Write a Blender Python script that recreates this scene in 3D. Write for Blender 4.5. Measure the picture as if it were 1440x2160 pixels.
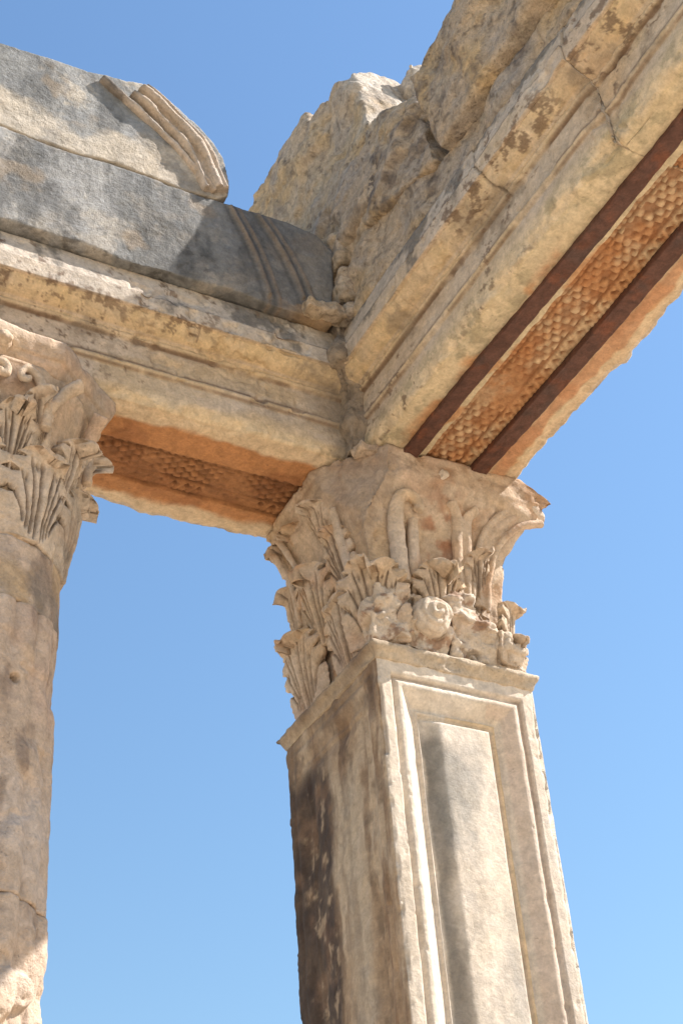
import bpy, bmesh, math, random
import numpy as np
from mathutils import Matrix, Vector

for o in list(bpy.data.objects):
    bpy.data.objects.remove(o)
S = bpy.context.scene
COL = S.collection

# ------------------------------------------------------------------ camera
# origin of the scene: near upper corner of the pier shaft; ground at z = GZ
GZ = -5.1
CAM = Vector((-2.909, -4.785, -3.503))
RX = Vector((0.88666, -0.45708, -0.07006))
DY = Vector((0.23034, 0.56793, -0.79019))
FW = Vector((0.40097, 0.68449, 0.60885))
cd = bpy.data.cameras.new('camera')
cam = bpy.data.objects.new('camera', cd)
COL.objects.link(cam)
cam.matrix_world = Matrix((
    (RX.x, -DY.x, -FW.x, CAM.x),
    (RX.y, -DY.y, -FW.y, CAM.y),
    (RX.z, -DY.z, -FW.z, CAM.z),
    (0, 0, 0, 1)))
cd.sensor_fit = 'VERTICAL'
cd.sensor_height = 36.0
cd.lens = 36.0 * 3228.6 / 2160.0
cd.clip_start = 0.1
cd.clip_end = 5000
S.camera = cam

# ------------------------------------------------------------------ sky, sun, exposure
SUN = Vector((0.63, -0.235, 0.735)).normalized()      # towards the sun
elev = math.asin(SUN.z)
w = bpy.data.worlds.new('World')
S.world = w
w.use_nodes = True
nt = w.node_tree
bg = nt.nodes['Background']
sky = nt.nodes.new('ShaderNodeTexSky')
sky.sky_type = 'NISHITA'
sky.sun_disc = False
sky.sun_elevation = elev
sky.sun_rotation = math.atan2(SUN.x, SUN.y)
sky.altitude = 0
sky.air_density = 1.85
sky.dust_density = 0.3
sky.ozone_density = 7.5
nt.links.new(sky.outputs[0], bg.inputs[0])
bg.inputs[1].default_value = 0.092
sd = bpy.data.lights.new('sun', 'SUN')
sd.energy = 5.0
sd.angle = math.radians(0.5)
sd.color = (1.0, 0.945, 0.885)
sun = bpy.data.objects.new('sun', sd)
COL.objects.link(sun)
sun.rotation_euler = SUN.to_track_quat('Z', 'Y').to_euler()
S.view_settings.view_transform = 'Standard'
S.view_settings.look = 'None'
S.view_settings.exposure = 0.98
S.view_settings.gamma = 1.0
S.view_settings.use_curve_mapping = False
S.render.engine = 'CYCLES'
S.render.resolution_x = 682
S.render.resolution_y = 1024

# ------------------------------------------------------------------ noise in numpy
def _hash(i, j, k, seed):
    h = (i * 374761393 + j * 668265263 + k * 2147483647 + seed * 1274126177) & 0xffffffff
    h = ((h ^ (h >> 13)) * 1274126177) & 0xffffffff
    h = ((h ^ (h >> 16)) * 2246822519) & 0xffffffff
    return ((h ^ (h >> 15)) & 0xffff).astype(np.float64) / 32767.5 - 1.0

def vn(P, seed=0):
    Pf = np.floor(P)
    f = P - Pf
    I = Pf.astype(np.int64)
    f = f * f * (3 - 2 * f)
    r = 0
    for dx in (0, 1):
        wx = f[:, 0] if dx else 1 - f[:, 0]
        for dy in (0, 1):
            wy = f[:, 1] if dy else 1 - f[:, 1]
            for dz in (0, 1):
                wz = f[:, 2] if dz else 1 - f[:, 2]
                r = r + _hash(I[:, 0] + dx, I[:, 1] + dy, I[:, 2] + dz, seed) * wx * wy * wz
    return r

def fbm(P, s=1.0, o=4, seed=0, rough=0.5, an=(1, 1, 1)):
    """s = size of the largest feature in metres"""
    P = P * np.array(an) / s + 17.31 * seed
    r = 0; a = 1.0; t = 0
    for k in range(o):
        r = r + a * vn(P, seed * 7 + k)
        t += a; a *= rough
        P = P * 2.03 + 5.7
    return r / t * 1.7

def worley(P, s, seed=0):
    Q = P / s
    I = np.floor(Q).astype(np.int64)
    best = np.full(len(Q), 9.0); sec = np.full(len(Q), 9.0); idv = np.zeros(len(Q))
    for dx in (-1, 0, 1):
        for dy in (-1, 0, 1):
            for dz in (-1, 0, 1):
                a, b, c = I[:, 0] + dx, I[:, 1] + dy, I[:, 2] + dz
                px = a + .5 + .5 * _hash(a, b, c, seed)
                py = b + .5 + .5 * _hash(a, b, c, seed + 1)
                pz = c + .5 + .5 * _hash(a, b, c, seed + 2)
                d = np.sqrt((Q[:, 0] - px) ** 2 + (Q[:, 1] - py) ** 2 + (Q[:, 2] - pz) ** 2)
                nb = d < best
                sec = np.where(nb, best, np.minimum(sec, d))
                idv = np.where(nb, _hash(a, b, c, seed + 5), idv)
                best = np.where(nb, d, best)
    return best, sec, idv

def facets(P, s, seed=0):
    """tilted flat chips: every cell of a Voronoi pattern is its own inclined plane"""
    Q = P / s
    I = np.floor(Q).astype(np.int64)
    best = np.full(len(Q), 9.0); val = np.zeros(len(Q))
    for dx in (-1, 0, 1):
        for dy in (-1, 0, 1):
            for dz in (-1, 0, 1):
                a, b, c = I[:, 0] + dx, I[:, 1] + dy, I[:, 2] + dz
                px = a + .5 + .5 * _hash(a, b, c, seed); py = b + .5 + .5 * _hash(a, b, c, seed + 1); pz = c + .5 + .5 * _hash(a, b, c, seed + 2)
                ex, ey, ez = Q[:, 0] - px, Q[:, 1] - py, Q[:, 2] - pz
                d = ex * ex + ey * ey + ez * ez
                v = ex * _hash(a, b, c, seed + 3) + ey * _hash(a, b, c, seed + 4) + ez * _hash(a, b, c, seed + 6) + .5 * _hash(a, b, c, seed + 5)
                nb = d < best
                val = np.where(nb, v, val); best = np.where(nb, d, best)
    return val

def ss(x, a, b):
    t = np.clip((x - a) / (b - a), 0, 1)
    return t * t * (3 - 2 * t)

def mixc(A, B, t):
    t = np.asarray(t)
    if t.ndim == 1: t = t[:, None]
    return A * (1 - t) + np.asarray(B) * t

# ------------------------------------------------------------------ materials
def stone_material(name, fine=1.0, speck=0.5, bump=1.0, rough=0.86):
    m = bpy.data.materials.new(name)
    m.use_nodes = True
    n = m.node_tree.nodes; l = m.node_tree.links
    b = n['Principled BSDF']
    b.inputs['Roughness'].default_value = rough
    b.inputs['Specular IOR Level'].default_value = 0.25
    at = n.new('ShaderNodeAttribute'); at.attribute_name = 'Col'
    g = n.new('ShaderNodeNewGeometry')
    def noise(scale, detail=4, dist=0.0, rg=0.6):
        x = n.new('ShaderNodeTexNoise')
        x.inputs['Scale'].default_value = scale
        x.inputs['Detail'].default_value = detail
        x.inputs['Roughness'].default_value = rg
        x.inputs['Distortion'].default_value = dist
        l.new(g.outputs['Position'], x.inputs['Vector'])
        return x.outputs['Fac']
    def ramp(src, a, b_, c0, c1):
        r = n.new('ShaderNodeMapRange')
        r.inputs['From Min'].default_value = a; r.inputs['From Max'].default_value = b_
        r.inputs['To Min'].default_value = c0; r.inputs['To Max'].default_value = c1
        l.new(src, r.inputs['Value'])
        return r.outputs[0]
    def mul(a, c):
        x = n.new('ShaderNodeMix'); x.data_type = 'RGBA'; x.blend_type = 'MULTIPLY'
        x.inputs[0].default_value = 1.0
        l.new(a, x.inputs[6]); l.new(c, x.inputs[7])
        return x.outputs[2]
    v1 = ramp(noise(22, 5, 0.6), 0.3, 0.7, 1 - 0.24 * fine, 1 + 0.17 * fine)
    v2 = ramp(noise(95, 4), 0.3, 0.7, 1 - 0.12 * fine, 1 + 0.1 * fine)
    c = mul(mul(at.outputs['Color'], v1), v2)
    # warm / cool drift of the stone
    hue = n.new('ShaderNodeMix'); hue.data_type = 'RGBA'; hue.blend_type = 'MIX'
    hue.inputs[6].default_value = (1.05, 0.98, 0.88, 1); hue.inputs[7].default_value = (0.99, 0.99, 1.02, 1)
    l.new(noise(9, 4, 0.4), hue.inputs[0])
    c = mul(c, hue.outputs[2])
    # dark lichen specks in patches
    sp = ramp(noise(70, 3, 0.2, 0.7), 0.62, 0.70, 0, 1)
    pa = ramp(noise(5, 4), 0.48, 0.64, 0, 1)
    mm = n.new('ShaderNodeMath'); mm.operation = 'MULTIPLY'
    l.new(sp, mm.inputs[0]); l.new(pa, mm.inputs[1])
    m2 = n.new('ShaderNodeMath'); m2.operation = 'MULTIPLY'; m2.inputs[1].default_value = speck
    l.new(mm.outputs[0], m2.inputs[0])
    dk = n.new('ShaderNodeMix'); dk.data_type = 'RGBA'
    dk.inputs[7].default_value = (0.085, 0.07, 0.06, 1)
    l.new(m2.outputs[0], dk.inputs[0]); l.new(c, dk.inputs[6])
    l.new(dk.outputs[2], b.inputs['Base Color'])
    # pores and grain
    h = n.new('ShaderNodeMath'); h.operation = 'ADD'
    l.new(ramp(noise(45, 6, 0.3, 0.65), 0.2, 0.8, 0, 1.0), h.inputs[0])
    l.new(ramp(noise(160, 4), 0.2, 0.8, 0, 0.35), h.inputs[1])
    h2 = n.new('ShaderNodeMath'); h2.operation = 'SUBTRACT'
    l.new(h.outputs[0], h2.inputs[0]); l.new(sp, h2.inputs[1])
    bp = n.new('ShaderNodeBump')
    bp.inputs['Strength'].default_value = 0.55 * bump
    bp.inputs['Distance'].default_value = 0.012
    l.new(h2.outputs[0], bp.inputs['Height'])
    l.new(bp.outputs[0], b.inputs['Normal'])
    return m

M_STONE = stone_material('weathered_marble')
M_ROCK = stone_material('broken_limestone', fine=1.3, speck=0.8, bump=1.5)
M_PIER = stone_material('smooth_marble', fine=.9, speck=.35, bump=.45)
M_IRON = stone_material('rusted_iron', fine=1.6, speck=0.6, bump=0.7, rough=0.7)

CREAM = np.array([0.58, 0.475, 0.355])
PALE = np.array([0.66, 0.60, 0.52])
OCHRE = np.array([0.52, 0.35, 0.15])
GREY = np.array([0.27, 0.265, 0.245])
DGREY = np.array([0.10, 0.095, 0.085])
RUST = np.array([0.42, 0.185, 0.065])
PINK = np.array([0.54, 0.37, 0.28])
BROWN = np.array([0.16, 0.105, 0.07])

def base_stone(P, seed=1, ochre=.35, grey=.3, pink=.2):
    c = np.tile(CREAM, (len(P), 1))
    c = mixc(c, PALE, ss(fbm(P, .5, 4, seed), -.1, .6) * .8)
    c = mixc(c, OCHRE, ss(fbm(P, .35, 5, seed + 1), .0, .7) * ochre * 1.6)
    c = mixc(c, PINK, ss(fbm(P, .45, 4, seed + 2), .05, .7) * pink * 1.6)
    c = mixc(c, GREY, ss(fbm(P, .3, 5, seed + 3, .6), .05, .6) * grey * 1.6)
    return c

# ------------------------------------------------------------------ mesh helpers
def normals(V, F):
    a = V[F[:, 0]]; b = V[F[:, 1]]; c = V[F[:, 2]]; d = V[F[:, 3]]
    n = np.cross(c - a, d - b)
    N = np.zeros_like(V)
    for k in range(4):
        np.add.at(N, F[:, k], n)
    return N / (np.linalg.norm(N, axis=1)[:, None] + 1e-12)

def link_mesh(name, V, F, mat, col=None, parent=None, base=(0, 0, 0), smooth=True):
    """V world coordinates; the object hangs under an empty that stands at base"""
    me = bpy.data.meshes.new(name)
    V = np.asarray(V, float) - np.array(base)
    k = F.shape[1]
    me.vertices.add(len(V)); me.vertices.foreach_set('co', V.astype(np.float32).ravel())
    me.loops.add(F.size); me.loops.foreach_set('vertex_index', F.astype(np.int32).ravel())
    me.polygons.add(len(F))
    me.polygons.foreach_set('loop_start', np.arange(0, F.size, k, dtype=np.int32))
    if smooth:
        me.polygons.foreach_set('use_smooth', np.ones(len(F), bool))
    me.update(calc_edges=True)
    me.validate()
    if col is not None:
        a = me.color_attributes.new('Col', 'FLOAT_COLOR', 'POINT')
        cc = np.ones((len(V), 4), np.float32); cc[:, :3] = np.clip(col, .01, .9)
        a.data.foreach_set('color', cc.ravel())
    me.materials.append(mat)
    o = bpy.data.objects.new(name, me)
    COL.objects.link(o)
    if parent is not None:
        o.parent = parent
    return o

def thing(name, label, cat, loc, group=None):
    o = bpy.data.objects.new(name, None); COL.objects.link(o)
    o.empty_display_size = .3
    o.location = loc
    o['label'] = label; o['category'] = cat
    if group: o['group'] = group
    return o

def gridF(nu, nv, wrap_u=False, flip=False):
    iu = np.arange(nu if wrap_u else nu - 1); iv = np.arange(nv - 1)
    U, W = np.meshgrid(iu, iv, indexing='ij')
    a = U * nv + W; b = ((U + 1) % nu) * nv + W; c = b + 1; d = a + 1
    F = np.stack([a, b, c, d], -1).reshape(-1, 4)
    return F[:, ::-1] if flip else F

def resample(poly, step, closed=True):
    """polyline with (a, b) points -> evenly spaced points keeping the corners; steps may vary by segment"""
    P = [np.array(p[:2], float) for p in poly]
    out = []
    n = len(P)
    for i in range(n if closed else n - 1):
        a = P[i]; b = P[(i + 1) % n]
        s = poly[i][2] if len(poly[i]) > 2 else step
        m = max(1, int(round(np.linalg.norm(b - a) / s)))
        for k in range(m):
            out.append(a + (b - a) * k / m)
    if not closed: out.append(P[-1])
    return np.array(out)

def sweep(poly, axis, ts, step=.012):
    """closed cross-section in the plane across axis 'x' (section = y,z) or 'y' (section = x,z), 'z' (x,y)"""
    Q = resample(poly, step)
    nu, nv = len(Q), len(ts)
    A = np.repeat(Q, nv, axis=0); T = np.tile(ts, nu)
    if axis == 'x': V = np.stack([T, A[:, 0], A[:, 1]], 1)
    elif axis == 'y': V = np.stack([A[:, 0], T, A[:, 1]], 1)
    else: V = np.stack([A[:, 0], A[:, 1], T], 1)
    F = gridF(nu, nv, wrap_u=True)
    return V, F, nu, nv

def capped(V, F, nu, nv):
    """close both open ends of a sweep with a fan of quads (each quad doubles its centre)"""
    out = [F]; VV = [V]; k = len(V)
    for end, rev in ((0, False), (nv - 1, True)):
        ring = np.arange(nu) * nv + end
        c = V[ring].mean(0)
        # two inner rings so that the cap can be displaced a little
        inner = []
        prev = ring
        for f in (.97, .9, .8, .68, .55, .42, .28, .14):
            R = c + (V[ring] - c) * f
            idx = np.arange(k, k + nu); VV.append(R); k += nu
            q = np.stack([prev, np.roll(prev, -1), np.roll(idx, -1), idx], 1)
            out.append(q[:, ::-1] if not rev else q)
            prev = idx
        VV.append(c[None]); ci = k; k += 1
        q = np.stack([prev, np.roll(prev, -1), np.full(nu, ci), np.full(nu, ci)], 1)
        # triangles as degenerate quads are avoided: pair neighbours
        m = (nu // 2) * 2
        q = np.stack([prev[0:m:2], prev[1:m:2], np.roll(prev, -2)[0:m:2], np.full(m // 2, ci)], 1)
        out.append(q[:, ::-1] if not rev else q)
    return np.vstack(VV), np.vstack(out)

def orient(V, F):
    """make faces point outwards (signed volume > 0)"""
    a, b, c, d = (V[F[:, k]] for k in range(4))
    v = np.einsum('ij,ij->i', a, np.cross(b, c)).sum() + np.einsum('ij,ij->i', a, np.cross(c, d)).sum()
    return F if v > 0 else F[:, ::-1]

def wear(P, N, edge=.0, rough=.006, s=.12, seed=0, chips=.0):
    """weathered surface: slow swell, fine roughness and sparse bites"""
    d = fbm(P, s, 5, seed, .55) * rough
    if chips:
        c = ss(fbm(P, .09, 4, seed + 9, .55), .42, .8)
        d = d - c * chips
    return P + N * d[:, None]

def voxel(verts, faces, size):
    me = bpy.data.meshes.new('tmp'); me.from_pydata([tuple(v) for v in verts], [], [tuple(f) for f in faces]); me.update()
    o = bpy.data.objects.new('tmp', me); COL.objects.link(o)
    md = o.modifiers.new('r', 'REMESH'); md.mode = 'VOXEL'; md.voxel_size = size; md.adaptivity = 0
    dg = bpy.context.evaluated_depsgraph_get()
    ev = o.evaluated_get(dg); m2 = bpy.data.meshes.new_from_object(ev)
    V = np.zeros(len(m2.vertices) * 3); m2.vertices.foreach_get('co', V); V = V.reshape(-1, 3)
    F = np.zeros(len(m2.polygons) * 4, np.int32)
    m2.polygons.foreach_get('vertices', F); F = F.reshape(-1, 4)
    bpy.data.objects.remove(o); bpy.data.meshes.remove(me); bpy.data.meshes.remove(m2)
    return V, F

def smooth(V, F, it=3):
    E = np.vstack([F[:, [0, 1]], F[:, [1, 2]], F[:, [2, 3]], F[:, [3, 0]]])
    cnt = np.bincount(E[:, 0], minlength=len(V)).astype(float)
    for _ in range(it):
        acc = np.stack([np.bincount(E[:, 0], V[E[:, 1], k], len(V)) for k in range(3)], 1)
        V = V * .4 + .6 * acc / np.maximum(cnt, 1)[:, None]
    return V

class Solid:
    """collects closed convex-ish prisms for one voxel remesh"""
    def __init__(s): s.v = []; s.f = []
    def add(s, V, F):
        k = len(s.v); s.v += [tuple(v) for v in V]; s.f += [tuple(i + k for i in f) for f in F]
    def prism(s, ring0, ring1):
        n = len(ring0); V = list(ring0) + list(ring1)
        F = [tuple(range(n))[::-1], tuple(range(n, 2 * n))] + [(i, (i + 1) % n, n + (i + 1) % n, n + i) for i in range(n)]
        s.add(V, F)
    def box(s, lo, hi):
        x0, y0, z0 = lo; x1, y1, z1 = hi
        s.prism([(x0, y0, z0), (x1, y0, z0), (x1, y1, z0), (x0, y1, z0)], [(x0, y0, z1), (x1, y0, z1), (x1, y1, z1), (x0, y1, z1)])
    def tube(s, path, radii, n=8, caps=True):
        path = [Vector(p) for p in path]
        rings = []
        up = Vector((.13, .2, 1)).normalized()
        for i, p in enumerate(path):
            t = (path[min(i + 1, len(path) - 1)] - path[max(i - 1, 0)]).normalized()
            a = t.cross(up)
            if a.length < .1: a = t.cross(Vector((1, 0, .1)))
            a.normalize(); b = t.cross(a).normalized()
            r = radii[i] if hasattr(radii, '__len__') else radii
            r0, r1 = r if hasattr(r, '__len__') else (r, r)
            rings.append([tuple(p + a * math.cos(k * 2 * math.pi / n) * r0 + b * math.sin(k * 2 * math.pi / n) * r1) for k in range(n)])
        V = [v for r in rings for v in r]; F = []
        for i in range(len(path) - 1):
            for k in range(n):
                F.append((i * n + k, i * n + (k + 1) % n, (i + 1) * n + (k + 1) % n, (i + 1) * n + k))
        F.append(tuple(range(n))[::-1]); F.append(tuple(range((len(path) - 1) * n, len(path) * n)))
        s.add(V, F)
    def build(s, size): return voxel(s.v, s.f, size)

def rock(solid, size, name, parent, base, colf, seed, big=.05, bs=.35, fine=.012, facet=.0, sm=3, mat=None, chip=.0, cs=.42):
    V, F = solid.build(size)
    V = smooth(V, F, sm)
    N = normals(V, F)
    if V[:, 2].size and (N * (V - V.mean(0))).sum() < 0:
        F = F[:, ::-1]; N = -N
    d = fbm(V, bs, 3, seed) * big
    if facet:
        a, b, c = worley(V + .05 * fbm(V, .2, 2, seed)[:, None], bs * .7, seed + 3)
        d = d + (c * ss(b - a, 0, .25)) * facet
    if chip:
        Pw = V + .04 * np.stack([fbm(V, .15, 3, seed + k) for k in (31, 32, 33)], 1)
        d = d + chip * facets(Pw, cs, seed + 40) + chip * .25 * facets(Pw, cs * .4, seed + 50)
    V = V + N * d[:, None]
    if chip: V = smooth(V, F, 3)
    N = normals(V, F)
    rid = 1 - np.abs(fbm(V, .11, 4, seed + 4, .6)) * 2
    V = V + N * (fbm(V, .06, 4, seed + 1, .6) * fine * .6 - ss(rid, .75, 1.0) * fine * .5)[:, None]
    N = normals(V, F)
    return link_mesh(name, V, F, mat or M_ROCK, colf(V, N), parent, base)

# ------------------------------------------------------------------ ground
def ground():
    n = 40
    r = np.concatenate([np.linspace(0, 12, 14), np.geomspace(14, 2500, n - 14)])
    th = np.linspace(0, 2 * np.pi, 65)[:-1]
    V = np.array([(rr * np.cos(t) - 1.5, rr * np.sin(t) - 1.5, GZ) for t in th for rr in r])
    V[:, 2] += fbm(V, 3, 3, 4) * .03 * (np.hypot(V[:, 0], V[:, 1]) > 4)
    F = gridF(len(th), n, wrap_u=True)
    N = normals(V, F)
    if N[:, 2].mean() < 0: F = F[:, ::-1]
    c = mixc(np.tile(np.array([.56, .46, .34]), (len(V), 1)), [.46, .38, .28], ss(fbm(V, 4, 4, 9), 0, .6))
    o = link_mesh('ground', V, F, M_STONE, c)
    o['kind'] = 'structure'
ground()

# ------------------------------------------------------------------ pier
PB = (0.4, 0.45, GZ)
pier = thing('corner_pier', 'square marble pier with sunlit recessed panel under the corner where both stone beams meet', 'pier', PB)
W, D = 0.80, 0.90

def panel_h(d, deep=1.0):
    """relief of nested frames; d = distance from the panel edge, result >= 0 is cut depth"""
    x = [0, .066, .072, .084, .098, .116, .188, .196, .204, .212, .222, .238, .256, .28, .31, .35, .42]
    y = [0, .000, .018, .018, .004, .004, .062, .062, .048, .058, .074, .074, .064, .046, .032, .023, .018]
    return np.interp(d, x, y) * deep

def pier_shaft(z0, z1, name, zs, top):
    X = np.unique(np.round(np.concatenate([np.arange(0, W + 1e-6, .0055), [W]]), 5))
    Y = np.unique(np.round(np.concatenate([np.arange(0, D + 1e-6, .0075), [D]]), 5))
    per = [(x, 0, 0) for x in X[:-1]] + [(W, y, 1) for y in np.linspace(0, D, 30)[:-1]] + \
          [(x, D, 2) for x in np.linspace(W, 0, 30)[:-1]] + [(0, y, 3) for y in Y[::-1][:-1]]
    per = np.array(per)
    nu, nv = len(per), len(zs)
    A = np.repeat(per, nv, axis=0); Z = np.tile(zs, nu)
    V = np.stack([A[:, 0], A[:, 1], Z], 1); side = A[:, 2]
    P0 = V.copy()
    jit = fbm(V, .25, 3, 31) * .003
    dF = np.minimum(np.minimum(V[:, 0], W - V[:, 0]), (top - Z)) + jit
    dL = np.minimum(np.minimum(V[:, 1], D - V[:, 1]), (top + .02 - Z)) + jit * 2
    hF = panel_h(np.clip(dF, 0, 1))
    fy = ss(V[:, 0] + .006 * fbm(V, .15, 3, 51), .222, .315); crisp = ss(dF, .224, .246)
    left_ = (V[:, 0] < .4) & (dF > .212) & (top - Z > .225)
    hin = .074 - .040 * np.where(V[:, 0] < .4, np.minimum(fy, ss(top - Z, .224, .246)), crisp) - .006 * ss(dF, .25, .40)
    hF = np.where(dF > .217, hin, hF)
    # the raised cushion: flank on the left is broad and worn, on the right it meets the bead
    hL = panel_h(np.clip(dL * 1.15, 0, 1), .5) * (1 - .5 * ss(fbm(V, .4, 3, 33), -.2, .5))
    V[:, 1] += np.where(side == 0, hF, 0)
    V[:, 0] += np.where(side == 3, hL, 0)
    # dents, worn arrises
    e = fbm(V, .05, 4, 35, .6)
    ed = np.where(side == 0, np.minimum(P0[:, 0], W - P0[:, 0]), np.where(side == 3, np.minimum(P0[:, 1], D - P0[:, 1]), .3))
    er = (1 - ss(ed, 0, .022)) * (.005 + .007 * np.clip(e, -.3, 1) + .02 * ss(fbm(P0, .13, 3, 36), .35, .8))
    c = np.array([W / 2, D / 2])
    dirn = (V[:, :2] - c); dirn /= np.linalg.norm(dirn, axis=1)[:, None] + 1e-9
    V[:, :2] -= dirn * er[:, None] * 1.2
    F = gridF(nu, nv, wrap_u=True)
    V2, F2 = capped(V, F, nu, nv); F2 = orient(V2, F2)
    N = normals(V2, F2)
    n0 = len(V)
    rough = np.where(side == 3, .007, np.where(dF > .21, .0012, .0026))
    V2[:n0] += N[:n0] * (fbm(P0, .06, 4, 37, .6, (1, 1, .5)) * rough)[:, None]
    # front chips on mouldings
    V2[:n0] -= N[:n0] * (ss(fbm(P0, .05, 4, 38), .6, .95) * .004 * (ed < .12))[:, None]
    col = base_stone(V2, 40, .12, .2, .1)
    col = mixc(col, PALE * 1.04, .6)
    vein = 1 - ss(np.abs(fbm(V2, .5, 4, 67, .6, (1, 1, .6))), .0, .035)
    col = mixc(col, [.42, .38, .33], vein * .22)
    col = mixc(col, [.40, .34, .27], ss(fbm(V2, .2, 6, 39, .65, (1, 1, .4)), .15, .6) * .45)
    s2 = np.concatenate([side, np.full(len(V2) - n0, 2)])
    dd = np.concatenate([dF, np.full(len(V2) - n0, 1.)])
    x, y, z = V2.T
    fr = s2 == 0
    st = np.array([1., 1., .18])
    # stain and shade of the left flank painted dark; grey patina streaks over the cushion
    k = fr * ss(x + .014 * fbm(V2, .2, 3, 50), .215, .235) * (1 - ss(x + .03 * fbm(V2, .16, 5, 50, .62, (1, 1, .5)), .262, .330)) * ss(-z, .28, .36) * (.80 + .35 * fbm(V2, .12, 4, 41, .6, st))
    col = mixc(col, DGREY * 1.25, np.clip(k, 0, .9))
    k = fr * ss(dd, .22, .30) * ss(fbm(V2, .30, 5, 42, .6, (1, 1, .5)), .0, .7) * .65
    col = mixc(col, GREY * .95, k)
    k = fr * np.exp(-((dd - .204) / .009) ** 2) * (x > .35) * .6
    col = mixc(col, OCHRE * 1.25, k)
    k = fr * np.exp(-((dd - .076) / .006) ** 2) * ss(fbm(V2, .1, 4, 44, .5, st), -.5, .3) * .6
    col = mixc(col, BROWN * 1.3, k)
    k = fr * ss(dd, .0, .15) * (x > .55) * (1 - ss(dd, .16, .175)) * .3
    col = mixc(col, PINK, k)
    # left face: brown wash, dark far half with pale flakes, pale middle
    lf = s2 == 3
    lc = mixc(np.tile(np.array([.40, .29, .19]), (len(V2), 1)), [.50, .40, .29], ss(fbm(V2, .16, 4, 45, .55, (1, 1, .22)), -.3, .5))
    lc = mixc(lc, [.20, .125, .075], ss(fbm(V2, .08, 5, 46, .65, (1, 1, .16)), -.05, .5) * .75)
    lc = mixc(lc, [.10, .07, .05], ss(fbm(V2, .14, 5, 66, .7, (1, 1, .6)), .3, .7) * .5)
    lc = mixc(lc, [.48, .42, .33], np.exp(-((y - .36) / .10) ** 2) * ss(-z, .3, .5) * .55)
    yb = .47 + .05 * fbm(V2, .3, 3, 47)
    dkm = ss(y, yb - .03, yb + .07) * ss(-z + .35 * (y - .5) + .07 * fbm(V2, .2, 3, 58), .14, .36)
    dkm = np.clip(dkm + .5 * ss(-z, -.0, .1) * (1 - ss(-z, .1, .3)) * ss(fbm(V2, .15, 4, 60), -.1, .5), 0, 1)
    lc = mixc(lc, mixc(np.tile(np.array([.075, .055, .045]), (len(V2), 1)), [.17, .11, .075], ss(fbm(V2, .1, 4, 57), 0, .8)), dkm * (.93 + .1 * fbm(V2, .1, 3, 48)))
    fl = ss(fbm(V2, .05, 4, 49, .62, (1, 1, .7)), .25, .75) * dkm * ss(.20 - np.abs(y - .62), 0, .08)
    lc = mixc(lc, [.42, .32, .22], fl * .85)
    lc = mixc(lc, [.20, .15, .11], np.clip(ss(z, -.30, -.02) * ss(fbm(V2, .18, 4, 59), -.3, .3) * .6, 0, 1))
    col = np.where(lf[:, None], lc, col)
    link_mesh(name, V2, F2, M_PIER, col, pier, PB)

pier_shaft(-2.3, 0.0, 'shaft_block', np.concatenate([np.arange(-2.3, 0.0, .008), [0.0]]), 0.00)
def plain_block(name, lo, hi, parent, base, seed, step=.05, mat=None, tint=None):
    s = Solid(); s.box(lo, hi)
    def cf(V, N):
        c = base_stone(V, seed, .2, .3, .2)
        return c if tint is None else mixc(c, tint, .5)
    return rock(s, step, name, parent, base, cf, seed, .004, .4, .004, sm=1, mat=mat or M_STONE)
plain_block('shaft_block', (0.0, 0.0, GZ + .45), (W, D, -2.306), pier, PB, 61)
plain_block('base_block', (-.1, -.1, GZ - .05), (W + .1, D + .1, GZ + .44), pier, PB, 62)

# base moulding of the capital (astragal with hollow below)
def ring_sweep(poly, rect, name, parent, base, colf, step=.008, along=.012, er=.020, seed=70):
    """poly: (offset out, z) section swept round a rectangle with mitred corners"""
    x0, y0, x1, y1 = rect
    Q = resample(poly, step)
    pts = []
    def seg(a, b, ds):
        n = max(1, int(round(np.hypot(b[0] - a[0], b[1] - a[1]) / ds)))
        return [(a[0] + (b[0] - a[0]) * i / n, a[1] + (b[1] - a[1]) * i / n) for i in range(n)]
    cs = [(x0, y0), (x1, y0), (x1, y1), (x0, y1)]
    for i in range(4): pts += seg(cs[i], cs[(i + 1) % 4], along if i in (0, 3) else .05)
    cx, cy = (x0 + x1) / 2, (y0 + y1) / 2; hx, hy = (x1 - x0) / 2, (y1 - y0) / 2
    V = []
    for (px, py) in pts:
        for o, z in Q:
            V.append((cx + (px - cx) * (hx + o) / hx, cy + (py - cy) * (hy + o) / hy, z))
    V = np.array(V); nu, nv = len(pts), len(Q)
    iu = np.arange(nu); iv = np.arange(nv)
    U, Wv = np.meshgrid(iu, iv, indexing='ij')
    a = U * nv + Wv; b = ((U + 1) % nu) * nv + Wv; c = ((U + 1) % nu) * nv + (Wv + 1) % nv; d = U * nv + (Wv + 1) % nv
    F = orient(V, np.stack([a, b, c, d], -1).reshape(-1, 4))
    N = normals(V, F)
    bite = ss(fbm(V, .12, 4, seed), .2, .7) * er
    V = V + N * (fbm(V, .05, 4, seed + 1) * er * .35 - bite)[:, None]
    return link_mesh(name, V, F, M_STONE, colf(V, normals(V, F)), parent, base)

def c_mould(V, N):
    c = mixc(base_stone(V, 71, .3, .3, .2), [.46, .38, .28], .45)
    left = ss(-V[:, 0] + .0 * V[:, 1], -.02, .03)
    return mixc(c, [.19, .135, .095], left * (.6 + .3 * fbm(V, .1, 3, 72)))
ring_sweep([(-.03, -.004), (.004, -.004), (.012, .015), (.016, .026), (.026, .040), (.031, .050), (.031, .064), (.022, .074), (-.08, .076)],
           (0, 0, W, D), 'base_moulding', pier, PB, c_mould)

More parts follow.
